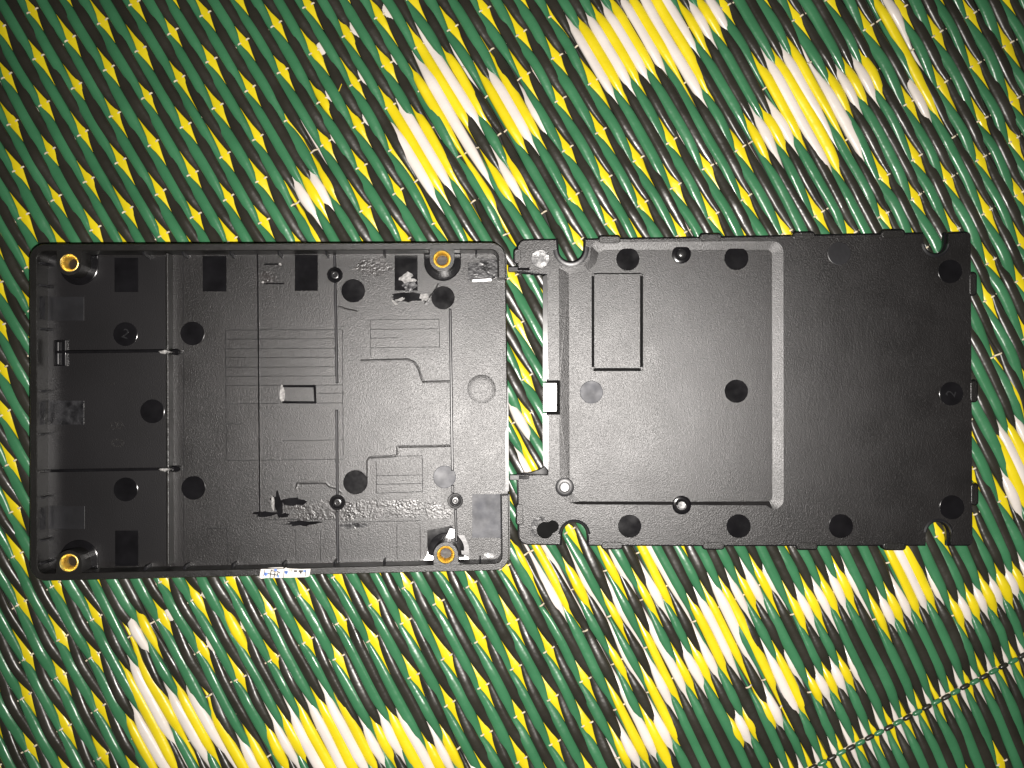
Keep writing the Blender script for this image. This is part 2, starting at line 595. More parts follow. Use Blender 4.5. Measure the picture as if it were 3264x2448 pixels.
NAMES = {'G': 'green_straw', 'B': 'black_straw', 'Y': 'yellow_straw', 'W': 'white_straw'}
for a in range(-34, 64):
    for kind in 'GYBW':
        st = []
        for J in JS:
            s = straw_state(kind, a, J)
            states[(kind, a, J)] = s
            st.append(s)
        ls, par = [], []
        for q in range(len(JS) - 1):
            l0, l1 = LT[JS[q]], LT[JS[q + 1]]
            for k in range(NS):
                u = k / NS
                ls.append(l0 + (l1 - l0) * u)
                p0, p1 = st[q][1], st[q + 1][1]
                row = []
                for c in range(4):
                    rise = p1[c] > p0[c]
                    x = u if rise else 1 - u
                    lo, hi = min(p0[c], p1[c]), max(p0[c], p1[c])
                    big_ = p0 == UP or p1 == UP
                    co = 0.5 - 0.5 * math.cos(math.pi * x)
                    if big_ and c == 1 and (p0 == PIN or p1 == PIN):
                        x = 1 - (1 - x) ** 2.8
                    elif c == 1 and STAR not in (p0, p1):
                        x = x * 0.8 + co * 0.2
                    elif c == 3:
                        x = x ** 1.6
                    else:
                        x = co ** (0.8 if big_ else 1.25)
                    row.append(lo + (hi - lo) * x)
                par.append(row)
        ls = np.array(ls)
        par = np.array(par)
        aa = a + OFF[kind] + 0.0
        ph = rng.uniform(0, 6.28, 4)
        wob = 0.030 * np.sin(ls * 0.9 + ph[0]) + 0.022 * np.sin(ls * 2.3 + ph[1])
        # straws bow to and fro between the warp lines as the neighbours push them
        x, y, z = lat_mm(aa + wob + par[:, 3] / 5.95 * (-1 if kind == 'G' else 1), ls)
        px, py = lat_px(aa, ls)
        ok = (px > -MARG) & (px < 3264 + MARG) & (py > -MARG) & (py < 2448 + MARG)
        idx = np.where(ok)[0]
        if len(idx) < 4:
            continue
        sl = slice(max(0, idx[0] - 1), idx[-1] + 2)
        x, y, z, ls2, par = x[sl], y[sl], z[sl], ls[sl], par[sl]
        tx, ty = np.gradient(x), np.gradient(y)
        ln = np.hypot(tx, ty)
        nx, ny = -ty / ln, tx / ln
        wv = 1 + rng.uniform(-.05, .05) + 0.05 * np.sin(ls2 * 1.7 + ph[2])
        roll = 0.14 * np.sin(ls2 * 1.1 + ph[3]) + rng.uniform(-.08, .08)
        tube_mesh(NAMES[kind], x, y, z + par[:, 0], nx, ny, par[:, 1] * wv, par[:, 2], roll, M[kind])

# warp threads
RINGN = 6
ang = np.linspace(0, 2 * np.pi, RINGN, endpoint=False)
ca, sa = np.cos(ang), np.sin(ang)
for J in JS[1:-1]:
    ctrl = []
    for a in range(-34, 64):
        for kind in 'GYBW':
            stt, p = states[(kind, a, J)]
            over = stt == 'd'
            tz = p[0] + p[2] + 0.12 if over else p[0] - p[2] - 0.35
            if over and kind in 'YW':
                tz = -2.3
            ctrl.append((a + OFF[kind], tz))
    ctrl = np.array(ctrl)
    af = np.arange(ctrl[0, 0], ctrl[-1, 0], 1 / 16.0)
    k = np.floor((af - ctrl[0, 0]) / 0.25).astype(int).clip(0, len(ctrl) - 2)
    u = (af - ctrl[k, 0]) / 0.25
    u = 0.5 - 0.5 * np.cos(np.pi * np.clip((u - 0.2) / 0.6, 0, 1))
    tz = ctrl[k, 1] * (1 - u) + ctrl[k + 1, 1] * u
    px, py = lat_px(af, LT[J] + 0 * af)
    ok = (px > -MARG) & (px < 3264 + MARG) & (py > -MARG) & (py < 2448 + MARG)
    idx = np.where(ok)[0]
    if len(idx) < 4:
        continue
    sl = slice(idx[0], idx[-1] + 1)
    x, y, z = lat_mm(af[sl], LT[J] + 0.015 * np.sin(af[sl] * 2.1 + J) + 0 * af[sl])
    tx, ty = np.gradient(x), np.gradient(y)
    ln = np.hypot(tx, ty)
    tube_mesh('warp_thread', x, y, z + tz[sl], -ty / ln, tx / ln, np.full(len(x), 0.30), np.full(len(x), 0.26), np.zeros(len(x)), M['thread'])

# beaded binding cord along the seam
a0 = lat_inv(2480, 2489)[0]
a1 = lat_inv(3420, 2036)[0]
af = np.linspace(a0, a1, 600)
cx_, cy_, cz_ = lat_mm(af, np.full(600, LT[SEAM]))
dist = np.concatenate([[0], np.cumsum(np.hypot(np.diff(cx_), np.diff(cy_)))])
bead = 3.35
nb = int(dist[-1] / bead)
for i in range(nb):
    d0, d1 = i * bead, (i + 1) * bead + 0.1
    t = np.linspace(d0, d1, 9)
    x = np.interp(t, dist, cx_)
    y = np.interp(t, dist, cy_)
    z = np.interp(t, dist, cz_) - 0.95 + 0.12 * np.sin(i * 1.9)
    e = np.linspace(-1, 1, 9)
    r = 0.82 * np.sqrt(np.clip(1 - np.abs(e) ** 3.5, 0.02, 1))
    tx, ty = np.gradient(x), np.gradient(y)
    ln = np.hypot(tx, ty)
    tube_mesh('cord_stitch', x, y, z, -ty / ln, tx / ln, r, r, np.zeros(9), M['B' if i % 2 else 'G'])

# ------------------------------------------------------------------ case tray
TM = pose(-1.1525, 3.066, 0.677, -73.315, -7.569, 12.0, 9.0)
tray = thing('case_tray', TM, 'deep black plastic case half with raised rim and four brass inserts in its corners', 'case half')
T = to_local(TM)
ZF, ZR = 2.0, 9.0
TW, TH = 145.2, 102.7
def tf(px, py, z=ZF):
    return T(px, py, z)
def tpoly(pts, z=ZF):
    return [T(x, y, z) for x, y in pts]
def rect(x0, y0, x1, y1):
    return [(x0, y0), (x1, y0), (x1, y1), (x0, y1)]

def rounded(w, h, r, n=9):
    out = []
    for cx, cy, a0 in ((w / 2 - r, h / 2 - r, 0), (-w / 2 + r, h / 2 - r, 90), (-w / 2 + r, -h / 2 + r, 180), (w / 2 - r, -h / 2 + r, 270)):
        for i in range(n + 1):
            a = math.radians(a0 + 90 * i / n)
            out.append((Vector((cx + r * math.cos(a), cy + r * math.sin(a))), Vector((math.cos(a), math.sin(a)))))
    return out
loop = rounded(TW, TH, 5.2)
prism('floor_panel', [p - n * 0.08 for p, n in loop], 0.0, ZF, M['grain'], tray, 0.45)
ya, yb = T(1620, 884, ZR).y, T(1628, 1580, ZR).y
path = [(Vector((TW / 2, ya)), Vector((1, 0)))] + loop + [(Vector((TW / 2, yb)), Vector((1, 0)))]
prof = [(0.0, 0.02), (0.0, 5.1), (0.12, 5.25), (0.55, 5.25), (0.6, 8.7), (0.85, 9.0), (2.65, 9.0), (2.85, 8.8), (2.95, 1.9), (2.95, 0.02)]
vs, fs = [], []
for p, n in path:
    for o_, z in prof:
        q = p - n * o_
        vs.append((q.x, q.y, z))
m_ = len(prof)
for i in range(len(path) - 1):
    for k in range(m_):
        k2 = (k + 1) % m_
        fs.append((i * m_ + k, i * m_ + k2, (i + 1) * m_ + k2, (i + 1) * m_ + k))
fs.append(tuple(range(m_)))
fs.append(tuple(range((len(path) - 1) * m_, len(path) * m_)))
build('rim_wall', vs, fs, M['rim'], tray, 0.5)

# screw bosses with brass inserts (pixel at rim level)
def boss(px, py, r, up, bore_tilt):
    c = T(px, py, 8.9)
    wall = TH / 2 - 2.6
    sgn = 1 if up else -1
    arc = [Vector((c.x + r * math.cos(a), c.y - sgn * r * math.sin(a))) for a in np.linspace(math.pi, 0, 18)]
    outer = [Vector((c.x - r, sgn * wall))] + arc + [Vector((c.x + r, sgn * wall))]
    if not up:
        outer = outer[::-1]
    hole = circle(c, 2.75, 30)
    o = plate('screw_boss', outer, [], [hole], 8.95, ZF - 0.1, M['rim'], tray)
    ins = lathe('brass_insert', c, [(2.78, 7.6), (2.78, 9.02), (2.62, 9.12), (2.45, 9.0), (1.95, 7.9), (1.7, 7.4), (1.85, 7.1), (1.68, 6.8), (1.9, 6.4), (1.72, 6.1), (1.85, 5.7), (1.7, 5.2)], M['brass'], o, 32)
    prism('insert_bore', circle(c, 1.95, 24), 4.6, 5.3, M['bore'], o)
    # smooth moulded ring round the foot of the boss
    rr = r + 2.1
    ring = [Vector((c.x + rr * math.cos(a), c.y - sgn * rr * math.sin(a))) for a in np.linspace(math.pi * 1.02, -0.02 * math.pi, 26)]
    foot = [Vector((c.x - rr, sgn * (TH / 2 - 2.96)))] + ring + [Vector((c.x + rr, sgn * (TH / 2 - 2.96)))]
    prism('boss_foot', foot if up else foot[::-1], ZF - 0.1, ZF + 0.32, M['smooth'], tray, 0.28)
    for k in range(len(ring) - 1):
        pass
    return o
boss(221, 838, 3.75, True, 0)
boss(1409, 826, 3.75, True, 0)
boss(220, 1794, 3.75, False, 0)
boss(1421, 1768, 3.75, False, 0)

# the smoother floor of the left bay
prism('bay_floor', tpoly([(128, 818), (528, 818), (531, 1790), (130, 1790)]), ZF - 0.1, ZF + 0.03, M['bay'], tray)
# long ribs
rib('partition_rib', tf(532, 806, 6.6), tf(535, 1801, 6.6), 0.7, ZF - 0.1, 6.6, M['rim'], tray, 0.2)
rib('partition_rib', tf(176, 1122, 4.6), tf(527, 1118, 4.6), 0.8, ZF - 0.1, 4.6, M['smooth'], tray, 0.2)
rib('partition_rib', tf(122, 1502, 4.6), tf(527, 1495, 4.6), 0.8, ZF - 0.1, 4.6, M['smooth'], tray, 0.2)
rib('low_rib', tf(822, 812), tf(829, 1643), 0.42, ZF - 0.05, ZF + 0.55, M['smooth'], tray, 0.15)
for (x0, y0, x1, y1) in ((1067, 812, 1068, 852), (1069, 901, 1075, 1222), (1074, 1306, 1076, 1578), (1075, 1628, 1078, 1795), (1435, 985, 1442, 1500), (1443, 1545, 1444, 1572), (1452, 1622, 1455, 1726)):
    rib('low_rib', tf(x0, y0), tf(x1, y1), 0.85, ZF - 0.05, ZF + 0.75, M['satin'], tray, 0.28)
# fine moulded lines
lines = [(719, 1052, 1090, 1051), (719, 1081, 1068, 1080), (719, 1112, 1068, 1110), (719, 1140, 1068, 1139), (719, 1171, 1068, 1169), (719, 1200, 1090, 1198),
         (719, 1229, 1093, 1227), (1008, 1254, 1093, 1253), (719, 1288, 890, 1286), (1010, 1285, 1093, 1284), (719, 1352, 776, 1350),
         (900, 1405, 1093, 1402), (719, 1468, 1093, 1464), (719, 1052, 722, 1468), (1091, 1051, 1094, 1464),
         (1180, 1020, 1398, 1018), (1181, 1050, 1398, 1048), (1181, 1078, 1270, 1077), (1181, 1109, 1400, 1106), (1180, 1020, 1182, 1140), (1399, 1018, 1401, 1108),
         (1196, 1455, 1346, 1453), (1200, 1516, 1346, 1514), (1200, 1544, 1346, 1541), (1200, 1572, 1347, 1567), (1346, 1453, 1347, 1568), (1199, 1470, 1200, 1572),
         (840, 1655, 1072, 1657), (1085, 1664, 1340, 1660), (1265, 1670, 1266, 1784), (1339, 1675, 1340, 1780), (942, 1690, 944, 1788), (1021, 1690, 1022, 1788), (660, 1685, 724, 1684), (724, 1684, 725, 1790), (584, 820, 586, 1790)]
for x0, y0, x1, y1 in lines:
    ridge('moulded_line', tf(x0, y0), tf(x1, y1), 0.2, ZF - 0.02, 0.09, M['satin'], tray)
# shallow stepped ledges
def ledge(pts, w=1.1, h=0.16):
    for (x0, y0), (x1, y1) in zip(pts[:-1], pts[1:]):
        p, q = tf(x0, y0), tf(x1, y1)
        d = (q - p).normalized() * 0.12
        ridge('step_edge', p - d, q + d, w, ZF - 0.02, h * 0.7, M['grain'], tray)
ledge([(1150, 1150), (1240, 1148), (1300, 1146), (1322, 1156), (1336, 1178), (1346, 1212)])
ledge([(1346, 1218), (1432, 1216)])
ledge([(1268, 1450), (1267, 1424), (1434, 1421)])
ledge([(1172, 1530), (1172, 1468), (1180, 1458), (1262, 1453)])
ledge([(944, 1556), (950, 1540), (1038, 1538), (1050, 1550), (1072, 1556), (1090, 1570)])
ledge([(1078, 978), (1110, 988), (1136, 993)])
ledge([(1355, 968), (1392, 920), (1398, 905)])

# glossy windows of bare, untextured plastic
for r_ in ((365, 822, 441, 931), (646, 816, 722, 929), (940, 812, 1013, 927), (1258, 814, 1331, 926), (367, 1691, 442, 1804)):
    prism('smooth_recess', tpoly(rect(*r_)), ZF - 0.1, ZF + 0.10, M['smooth'], tray, 0.09)
prism('smooth_recess', tpoly(rect(152, 946, 268, 1022)), ZF - 0.1, ZF + 0.05, M['satin'], tray, 0.04)
prism('smooth_recess', tpoly(rect(154, 1613, 270, 1686)), ZF - 0.1, ZF + 0.05, M['satin'], tray, 0.04)
prism('scraped_patch', tpoly(rect(154, 1277, 268, 1353)), ZF - 0.1, ZF + 0.05, M['worn'], tray, 0.04)
prism('scraped_patch', tpoly([(1492, 838), (1530, 836), (1532, 822), (1592, 830), (1592, 884), (1560, 890), (1490, 896)]), ZF - 0.1, ZF + 0.07, M['worn'], tray, 0.05)
s_ = half_vector(TM, tf(1552, 1646), ZF)
tilted('smooth_recess', tpoly(rect(1505, 1575, 1601, 1714)), ZF + 0.18, (s_[0] * 0.12, s_[1] * 0.12), M['bluish'], tray, 0.8)

# ejector pin marks
for x, y, r in ((400, 1065, 37), (614, 1063, 37), (486, 1311, 37), (401, 1560, 37), (617, 1555, 37), (1126, 927, 37), (1412, 949, 37), (1133, 1537, 38)):
    disc_mark(tf(x, y), r * 0.1, ZF, tray, M['smooth'])
c_ = tf(1417, 1520)
s_ = half_vector(TM, c_, ZF)
disc_mark(c_, 3.55, ZF + 0.12, tray, M['bluish'], (s_[0] * 0.7, s_[1] * 0.7))
letter('moulded_digit', '2', tf(400, 1065), 4.2, math.radians(-20), ZF + 0.13, M['satin'], tray)
for ch, x, y, sz in (('I', 352, 1222, 3.4), ('8', 370, 1356, 5.6), ('0', 372, 1412, 5.6)):
    letter('moulded_letter', ch, tf(x, y), sz, math.radians(-90), ZF + 0.02, M['grain'], tray)

# locating pegs
for x, y in ((1067, 876), (1075, 1602), (1451, 1597)):
    c = tf(x, y, ZF + 1.0)
    pg = lathe('locating_peg', c, [(2.45, ZF - 0.1), (2.45, ZF + 0.75), (2.3, ZF + 0.95), (1.75, ZF + 0.95), (1.6, ZF + 0.75), (1.55, ZF + 0.3), (1.25, ZF + 0.3)], M['smooth'], tray)
    lathe('peg_tip', c, [(1.35, ZF - 0.1), (1.35, ZF + 0.5), (1.15, ZF + 0.9), (0.7, ZF + 1.0), (0.55, ZF + 0.95), (0.4, ZF + 0.8), (0.0, ZF + 0.8)], M['glossy'], pg, 20)

# wall gussets
for y in (842, 912, 1050, 1247, 1384, 1584, 1720, 1791):
    y0 = T(140, y, 5).y
    x0 = -TW / 2 + 2.8
    build('gusset', [(x0, y0 - .3, ZF), (x0 + 1.9, y0 - .25, ZF), (x0 + 1.5, y0 - .2, 6.6), (x0 + 0.6, y0 - .2, 7.6), (x0, y0 - .3, 7.6),
                     (x0, y0 + .3, ZF), (x0 + 1.9, y0 + .25, ZF), (x0 + 1.5, y0 + .2, 6.6), (x0 + 0.6, y0 + .2, 7.6), (x0, y0 + .3, 7.6)],
          [(0, 1, 2, 3, 4), (9, 8, 7, 6, 5), (1, 6, 7, 2), (2, 7, 8, 3), (3, 8, 9, 4), (0, 5, 6, 1), (0, 4, 9, 5)], M['satin'], tray)
def gusset_y(px, py, sgn):
    x0 = T(px, py, 6).x
    y0 = sgn * (TH / 2 - 2.8)
    build('gusset', [(x0 - .3, y0, ZF), (x0 - .25, y0 - sgn * 1.4, ZF), (x0 - .2, y0 - sgn * 1.1, 6.6), (x0 - .3, y0, 7.8),
                     (x0 + .3, y0, ZF), (x0 + .25, y0 - sgn * 1.4, ZF), (x0 + .2, y0 - sgn * 1.1, 6.6), (x0 + .3, y0, 7.8)],
          [(0, 1, 2, 3), (7, 6, 5, 4), (1, 5, 6, 2), (2, 6, 7, 3), (0, 4, 5, 1), (0, 3, 7, 4)], M['satin'], tray)
for x in (462, 586, 737, 890, 1041, 1225, 1518):
    gusset_y(x, 815, 1)
for x in (467, 592, 744, 904, 1067, 1225, 1531):
    gusset_y(x, 1796, -1)
# scraped strips on the inner left wall
for y0, y1 in ((944, 1017), (1280, 1354), (1619, 1690)):
    a_, b_ = T(122, y0, 7).y, T(122, y1, 7).y
    xw = -TW / 2 + 2.86
    build('scraped_patch', [(xw - .3, a_, 4.6), (xw - .3, b_, 4.6), (xw + .42, b_, 4.6), (xw + .42, a_, 4.6), (xw - .3, a_, 7.4), (xw - .3, b_, 7.4), (xw + .05, b_, 7.4), (xw + .05, a_, 7.4)],
          [(0, 1, 2, 3), (4, 7, 6, 5), (2, 6, 7, 3), (0, 4, 5, 1), (0, 3, 7, 4), (1, 5, 6, 2)], M['worn'], tray)
# little latch block at the end of the upper rib
cb = tpoly(rect(170, 1084, 210, 1166), 3.2)
prism('latch_block', cb, ZF - 0.1, 3.2, M['smooth'], tray, 0.2)
rib('latch_rib', tf(183, 1090, 4.4), tf(183, 1162, 4.4), 0.7, ZF, 4.4, M['satin'], tray, 0.2)

def blob(name, cx, cy, rx, ry, z, h, material, n=18, jag=0.25, rot=0.0, parent=tray, fn=tf):
    pts = []
    for i in range(n):
        a = 2 * math.pi * i / n
        k = 1 + random.uniform(-jag, jag)
        x, y = rx * k * math.cos(a), ry * k * math.sin(a)
        pts.append(fn(cx + x * math.cos(rot) - y * math.sin(rot), cy + x * math.sin(rot) + y * math.cos(rot)))
    return prism(name, pts, z - 0.05, z + h, material, parent, 0.03, 0.0)
# broken, whitened plastic where the ribs were snapped
for x, y in ((524, 1121), (523, 1497)):
    c = T(x, y, 6.4)
    prism('stress_mark', [c + Vector((1.9 * math.cos(t) * random.uniform(.6, 1), 0.75 * math.sin(t) * random.uniform(.5, 1))) for t in np.linspace(0, 6.28, 14)[:-1]], 4.0, 6.72, M['white'], tray, 0.3, 0.12)
    prism('broken_stub', [c + Vector((2.6 + 1.6 * math.cos(t) * random.uniform(.8, 1), 1.0 * math.sin(t))) for t in np.linspace(0, 6.28, 12)[:-1]], ZF - .1, 4.4, M['smooth'], tray, 0.4)
# scrapes and glue left where a board was torn out
blob('scuff_patch', 1150, 1622, 260, 34, ZF, 0.03, M['scuff'], 40, 0.3, -0.02)
blob('scuff_patch', 1390, 1630, 46, 28, ZF, 0.05, M['scuff'], 20, 0.3)
blob('glue_smear', 888, 1608, 12, 40, ZF, 0.12, M['smooth'], 18, 0.25, -0.1)
blob('glue_smear', 876, 1590, 14, 8, ZF, 0.1, M['smooth'], 14, 0.25)
blob('glue_smear', 905, 1642, 16, 7, ZF, 0.1, M['smooth'], 14, 0.3)
blob('glue_smear', 935, 1598, 36, 14, ZF, 0.10, M['smooth'], 16, 0.3)
blob('glue_smear', 845, 1638, 34, 10, ZF, 0.10, M['smooth'], 16, 0.3)
blob('glue_smear', 965, 1668, 60, 9, ZF, 0.08, M['smooth'], 18, 0.35)
blob('glue_smear', 1130, 1676, 50, 8, ZF, 0.08, M['worn'], 18, 0.35)
blob('stress_mark', 869, 1606, 5, 22, ZF + 0.1, 0.1, M['white'], 14, 0.35)
blob('glue_smear', 1302, 947, 54, 15, ZF, 0.16, M['smooth'], 24, 0.14)
blob('glue_smear', 1305, 910, 22, 18, ZF + .1, 0.12, M['worn'], 16, 0.25)
blob('stress_mark', 1295, 886, 19, 15, ZF + .12, 0.12, M['white'], 18, 0.4)
blob('stress_mark', 1318, 893, 10, 6, ZF + .12, 0.1, M['white'], 12, 0.4)
blob('stress_mark', 1352, 947, 14, 11, ZF + .18, 0.12, M['white'], 16, 0.25)
blob('stress_mark', 1277, 954, 14, 4, ZF + .2, 0.1, M['white'], 12, 0.5, -0.3)
blob('stress_mark', 1256, 962, 14, 4, ZF + .05, 0.1, M['white'], 12, 0.5, 0.7)
blob('scuff_patch', 1190, 850, 60, 30, ZF, 0.03, M['scuff'], 24, 0.3)
blob('scuff_patch', 850, 880, 30, 22, ZF, 0.03, M['scuff'], 18, 0.3)
rib('scratch', tf(842, 904), tf(905, 904), 0.45, ZF - .05, ZF + .14, M['smooth'], tray)
rib('scratch', tf(842, 842), tf(890, 842), 0.45, ZF - .05, ZF + .14, M['smooth'], tray)
blob('stress_mark', 838, 899, 4, 4, ZF, 0.12, M['white'], 8, 0.3)
blob('stress_mark', 893, 842, 5, 4, ZF, 0.12, M['white'], 8, 0.3)
lathe('moulded_dome', tf(1535, 1240), [(4.7, ZF - .02), (4.0, ZF + .10), (3.0, ZF + .17), (1.5, ZF + .2), (0.0, ZF + .2)], M['grain'], tray, 32)
# small window frame in the floor
for x0, y0, x1, y1 in ((902, 1231, 1002, 1231), (900, 1282, 1006, 1283), (1003, 1228, 1006, 1286)):
    rib('window_frame', tf(x0, y0), tf(x1, y1), 0.75, ZF - .05, ZF + .5, M['smooth'], tray, 0.25)
blob('stress_mark', 901, 1257, 8, 28, ZF, 0.35, M['white'], 16, 0.2)
# bright polished facets by the lower right boss
def facet(pts, fn, mtx, parent, z, f=1.0, material='glossy', name='polished_facet'):
    pl = [fn(x, y) for x, y in pts]
    c = sum(pl, Vector((0, 0))) / len(pl)
    s = half_vector(mtx, c, z)
    return tilted(name, pl, z, (s[0] * f, s[1] * f), M[material], parent, 0.6)
facet([(1362, 1690), (1440, 1676), (1450, 1690), (1400, 1720), (1384, 1745), (1362, 1745)], tf, TM, tray, ZF + 0.2, 0.2, 'smooth')
facet([(1367, 1742), (1384, 1746), (1380, 1784), (1350, 1784), (1361, 1770)], tf, TM, tray, ZF + 0.28)
facet([(1436, 1682), (1448, 1688), (1449, 1712), (1440, 1716), (1422, 1712)], tf, TM, tray, ZF + 0.3)
facet([(1462, 1706), (1480, 1706), (1494, 1740), (1496, 1770), (1472, 1766), (1466, 1730)], tf, TM, tray, ZF + 0.2, 0.5, 'satin')
facet([(1466, 1764), (1494, 1776), (1494, 1782), (1465, 1782)], tf, TM, tray, ZF + 0.3)
facet([(1545, 1762), (1572, 1764), (1574, 1776), (1540, 1778)], tf, TM, tray, ZF + 0.2, 0.8, 'worn')
facet([(1505, 893), (1565, 889), (1566, 895), (1506, 898)], tf, TM, tray, ZF + 0.15, 1.0)
facet([(1609, 1235), (1620, 1235), (1622, 1565), (1611, 1565)], tf, TM, tray, ZF + 0.05, 1.0, 'satin', 'polished_edge')
facet([(1560, 1560), (1577, 1557), (1577, 1571), (1562, 1571)], tf, TM, tray, ZF + 0.12, 0.9, 'worn')

# torn paper label stuck on the lower rim
def rimq(zx, zy):
    return T(800 + zx / 10.53, 1780 + zy / 10.53, 9.1)
lab = prism('paper_label', [rimq(*p) for p in ((330, 360), (480, 355), (860, 370), (1100, 350), (1180, 300), (1210, 330), (1700, 360), (2000, 350), (1960, 600), (1850, 630), (700, 660), (280, 640), (300, 520))], 8.98, 9.12, M['paper'], tray, 0.05)
prism('torn_paper', [rimq(*p) for p in ((560, 320), (800, 300), (1080, 295), (1090, 330), (700, 335))], 8.7, 9.3, M['paper'], tray, 0.1)
prism('torn_paper', [rimq(*p) for p in ((270, 640), (600, 640), (480, 670), (330, 690))], 8.5, 9.0, M['paper'], tray, 0.1)
def marks(name, segs, w, material):
    for x0, y0, x1, y1 in segs:
        p, q = rimq(x0, y0), rimq(x1, y1)
        prism(name, seg_poly(p, q, w), 9.06, 9.145, material, lab)
marks('printed_stroke', [(560, 505, 880, 560), (680, 380, 640, 650), (810, 450, 770, 650), (690, 410, 830, 435), (900, 480, 890, 580), (850, 410, 980, 495)], 0.30, M['ink'])
marks('printed_stroke', [(470, 370, 425, 590), (1115, 400, 1095, 640), (1835, 380, 1820, 600), (1310, 350, 1308, 430), (1375, 355, 1372, 440)], 0.2, M['ink'])
marks('printed_stroke', [(1440, 425, 1550, 425), (1600, 425, 1750, 425), (1670, 440, 1670, 510)], 0.55, M['ink'])
marks('printed_arrow', [(440, 515, 560, 510), (1130, 450, 1240, 460), (1760, 425, 1850, 425), (780, 390, 870, 395), (880, 590, 950, 600)], 0.75, M['blue'])
marks('printed_arrow', [(480, 470, 500, 590), (1170, 440, 1190, 540)], 0.55, M['blue'])

# ------------------------------------------------------------------ case lid
LM = pose(0.157, -3.123, 0.426, 71.874, -2.061, 5.9, 3.0)
lid = thing('case_cover', LM, 'flat black plastic case cover with notched edges and snap tabs, lying face down', 'case cover')
Lf = to_local(LM)
ZL = 3.0
def lf(px, py, z=ZL):
    return Lf(px, py, z)
def arcp(cx, cy, r, a0, a1, n=12):
    return [(cx + r * math.cos(math.radians(a0 + (a1 - a0) * i / n)), cy + r * math.sin(math.radians(a0 + (a1 - a0) * i / n))) for i in range(n + 1)]
out = [(1654, 862), (1652, 800)] + arcp(1676, 791, 24, 180, 270, 6) + [(1772, 766), (1774, 790)]
out += arcp(1820, 792, 46, 180, 0, 14)[0:]
out = out[:-0] if False else out
out += [(1867, 765)]
out += [(2300, 758), (2700, 750), (2943, 746), (2944, 770)] + arcp(2983, 774, 39, 180, 0, 12) + [(3023, 745), (3080, 743)]
out += arcp(3085, 752, 9, 270, 360, 4) + [(3097, 1240), (3100, 1722)] + arcp(3091, 1727, 9, 0, 90, 4) + [(3032, 1736)]
out += [(3031, 1702)] + arcp(2991, 1700, 40, 0, -180, 12) + [(2950, 1736), (2300, 1737), (1878, 1736)]
out += [(1877, 1708)] + arcp(1831, 1706, 45, 0, -180, 14) + [(1784, 1734), (1685, 1733)]
out += arcp(1683, 1706, 27, 90, 180, 6) + [(1654, 1600), (1653, 1518), (1700, 1517), (1748, 1516), (1747, 1322), (1785, 1322), (1785, 1212), (1747, 1212), (1745, 869), (1700, 868)]
# arcs in pixel space run with y downwards: 180->0 through 90 is the lower half
lid_out = []
for p in out:
    q = lf(*p)
    if not lid_out or (q - lid_out[-1]).length > 0.02:
        lid_out.append(q)
rec_o = [(1781, 852), (1862, 846), (1880, 824), (1884, 784), (1900, 772)] + [(2300, 770)] + arcp(2462, 804, 35, 270, 360, 6) + arcp(2464, 1590, 34, 0, 90, 6) + [(2440, 1611), (2200, 1610), (1840, 1608), (1812, 1602), (1784, 1575)]
rec_i = [(1813, 872), (1874, 864), (1900, 838), (1908, 806), (1925, 796)] + [(2300, 796)] + arcp(2446, 812, 15, 270, 360, 5) + arcp(2448, 1584, 14, 0, 90, 5) + [(2200, 1599), (1850, 1598), (1816, 1564)]
ZP = ZL - 0.58
def lloop(pts, z=ZL):
    return [lf(x, y, z) for x, y in pts]
def rrect(x0, y0, x1, y1, r):
    return arcp(x1 - r, y0 + r, r, 270, 360, 4) + arcp(x1 - r, y1 - r, r, 0, 90, 4) + arcp(x0 + r, y1 - r, r, 90, 180, 4) + arcp(x0 + r, y0 + r, r, 180, 270, 4)
g0, g1 = rrect(1886, 870, 2050, 1183, 9), rrect(1887, 871, 2049, 1182, 9)
g2, g3 = rrect(1893, 873, 2041, 1174, 7), rrect(1894, 874, 2040, 1173, 7)
hole = []
for i in range(26):
    a = 2 * math.pi * i / 26
    best = 8
    for t in np.linspace(8, 60, 80):
        x, y = 1746 + t * math.cos(a), 1685 + t * math.sin(a)
        if math.hypot(x - 1737, y - 1690) < 27 or math.hypot(x - 1762, y - 1678) < 20:
            best = t
    hole.append((1746 + best * math.cos(a), 1685 + best * math.sin(a)))
plate('cover_panel', lid_out, [(lloop(rec_o), ZL), (lloop(rec_i, ZP), ZP), (lloop(g0, ZP), ZP), (lloop(g1, ZP), ZP - 0.7), (lloop(g2, ZP), ZP - 0.7), (lloop(g3, ZP), ZP - 0.02)],
      [lloop(hole)], ZL, 0.9, M['grain'], lid)
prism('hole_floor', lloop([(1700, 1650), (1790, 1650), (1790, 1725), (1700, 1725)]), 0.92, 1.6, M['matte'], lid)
# lower skirt, slightly larger than the panel
prism('cover_skirt', offset(lid_out, -0.7), 0.0, 1.5, M['smooth'], lid, 0.15)

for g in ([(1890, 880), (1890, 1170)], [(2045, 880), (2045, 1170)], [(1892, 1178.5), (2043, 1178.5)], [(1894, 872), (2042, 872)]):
    rib('groove_shade_strip', lf(*g[0], ZP), lf(*g[1], ZP), 0.85 if g[0][1] != 872 else 0.25, ZP - 0.68, ZP + 0.03, M['matte'], lid, 0.03)  # dark strips stand in for the shade along the inset panel's groove
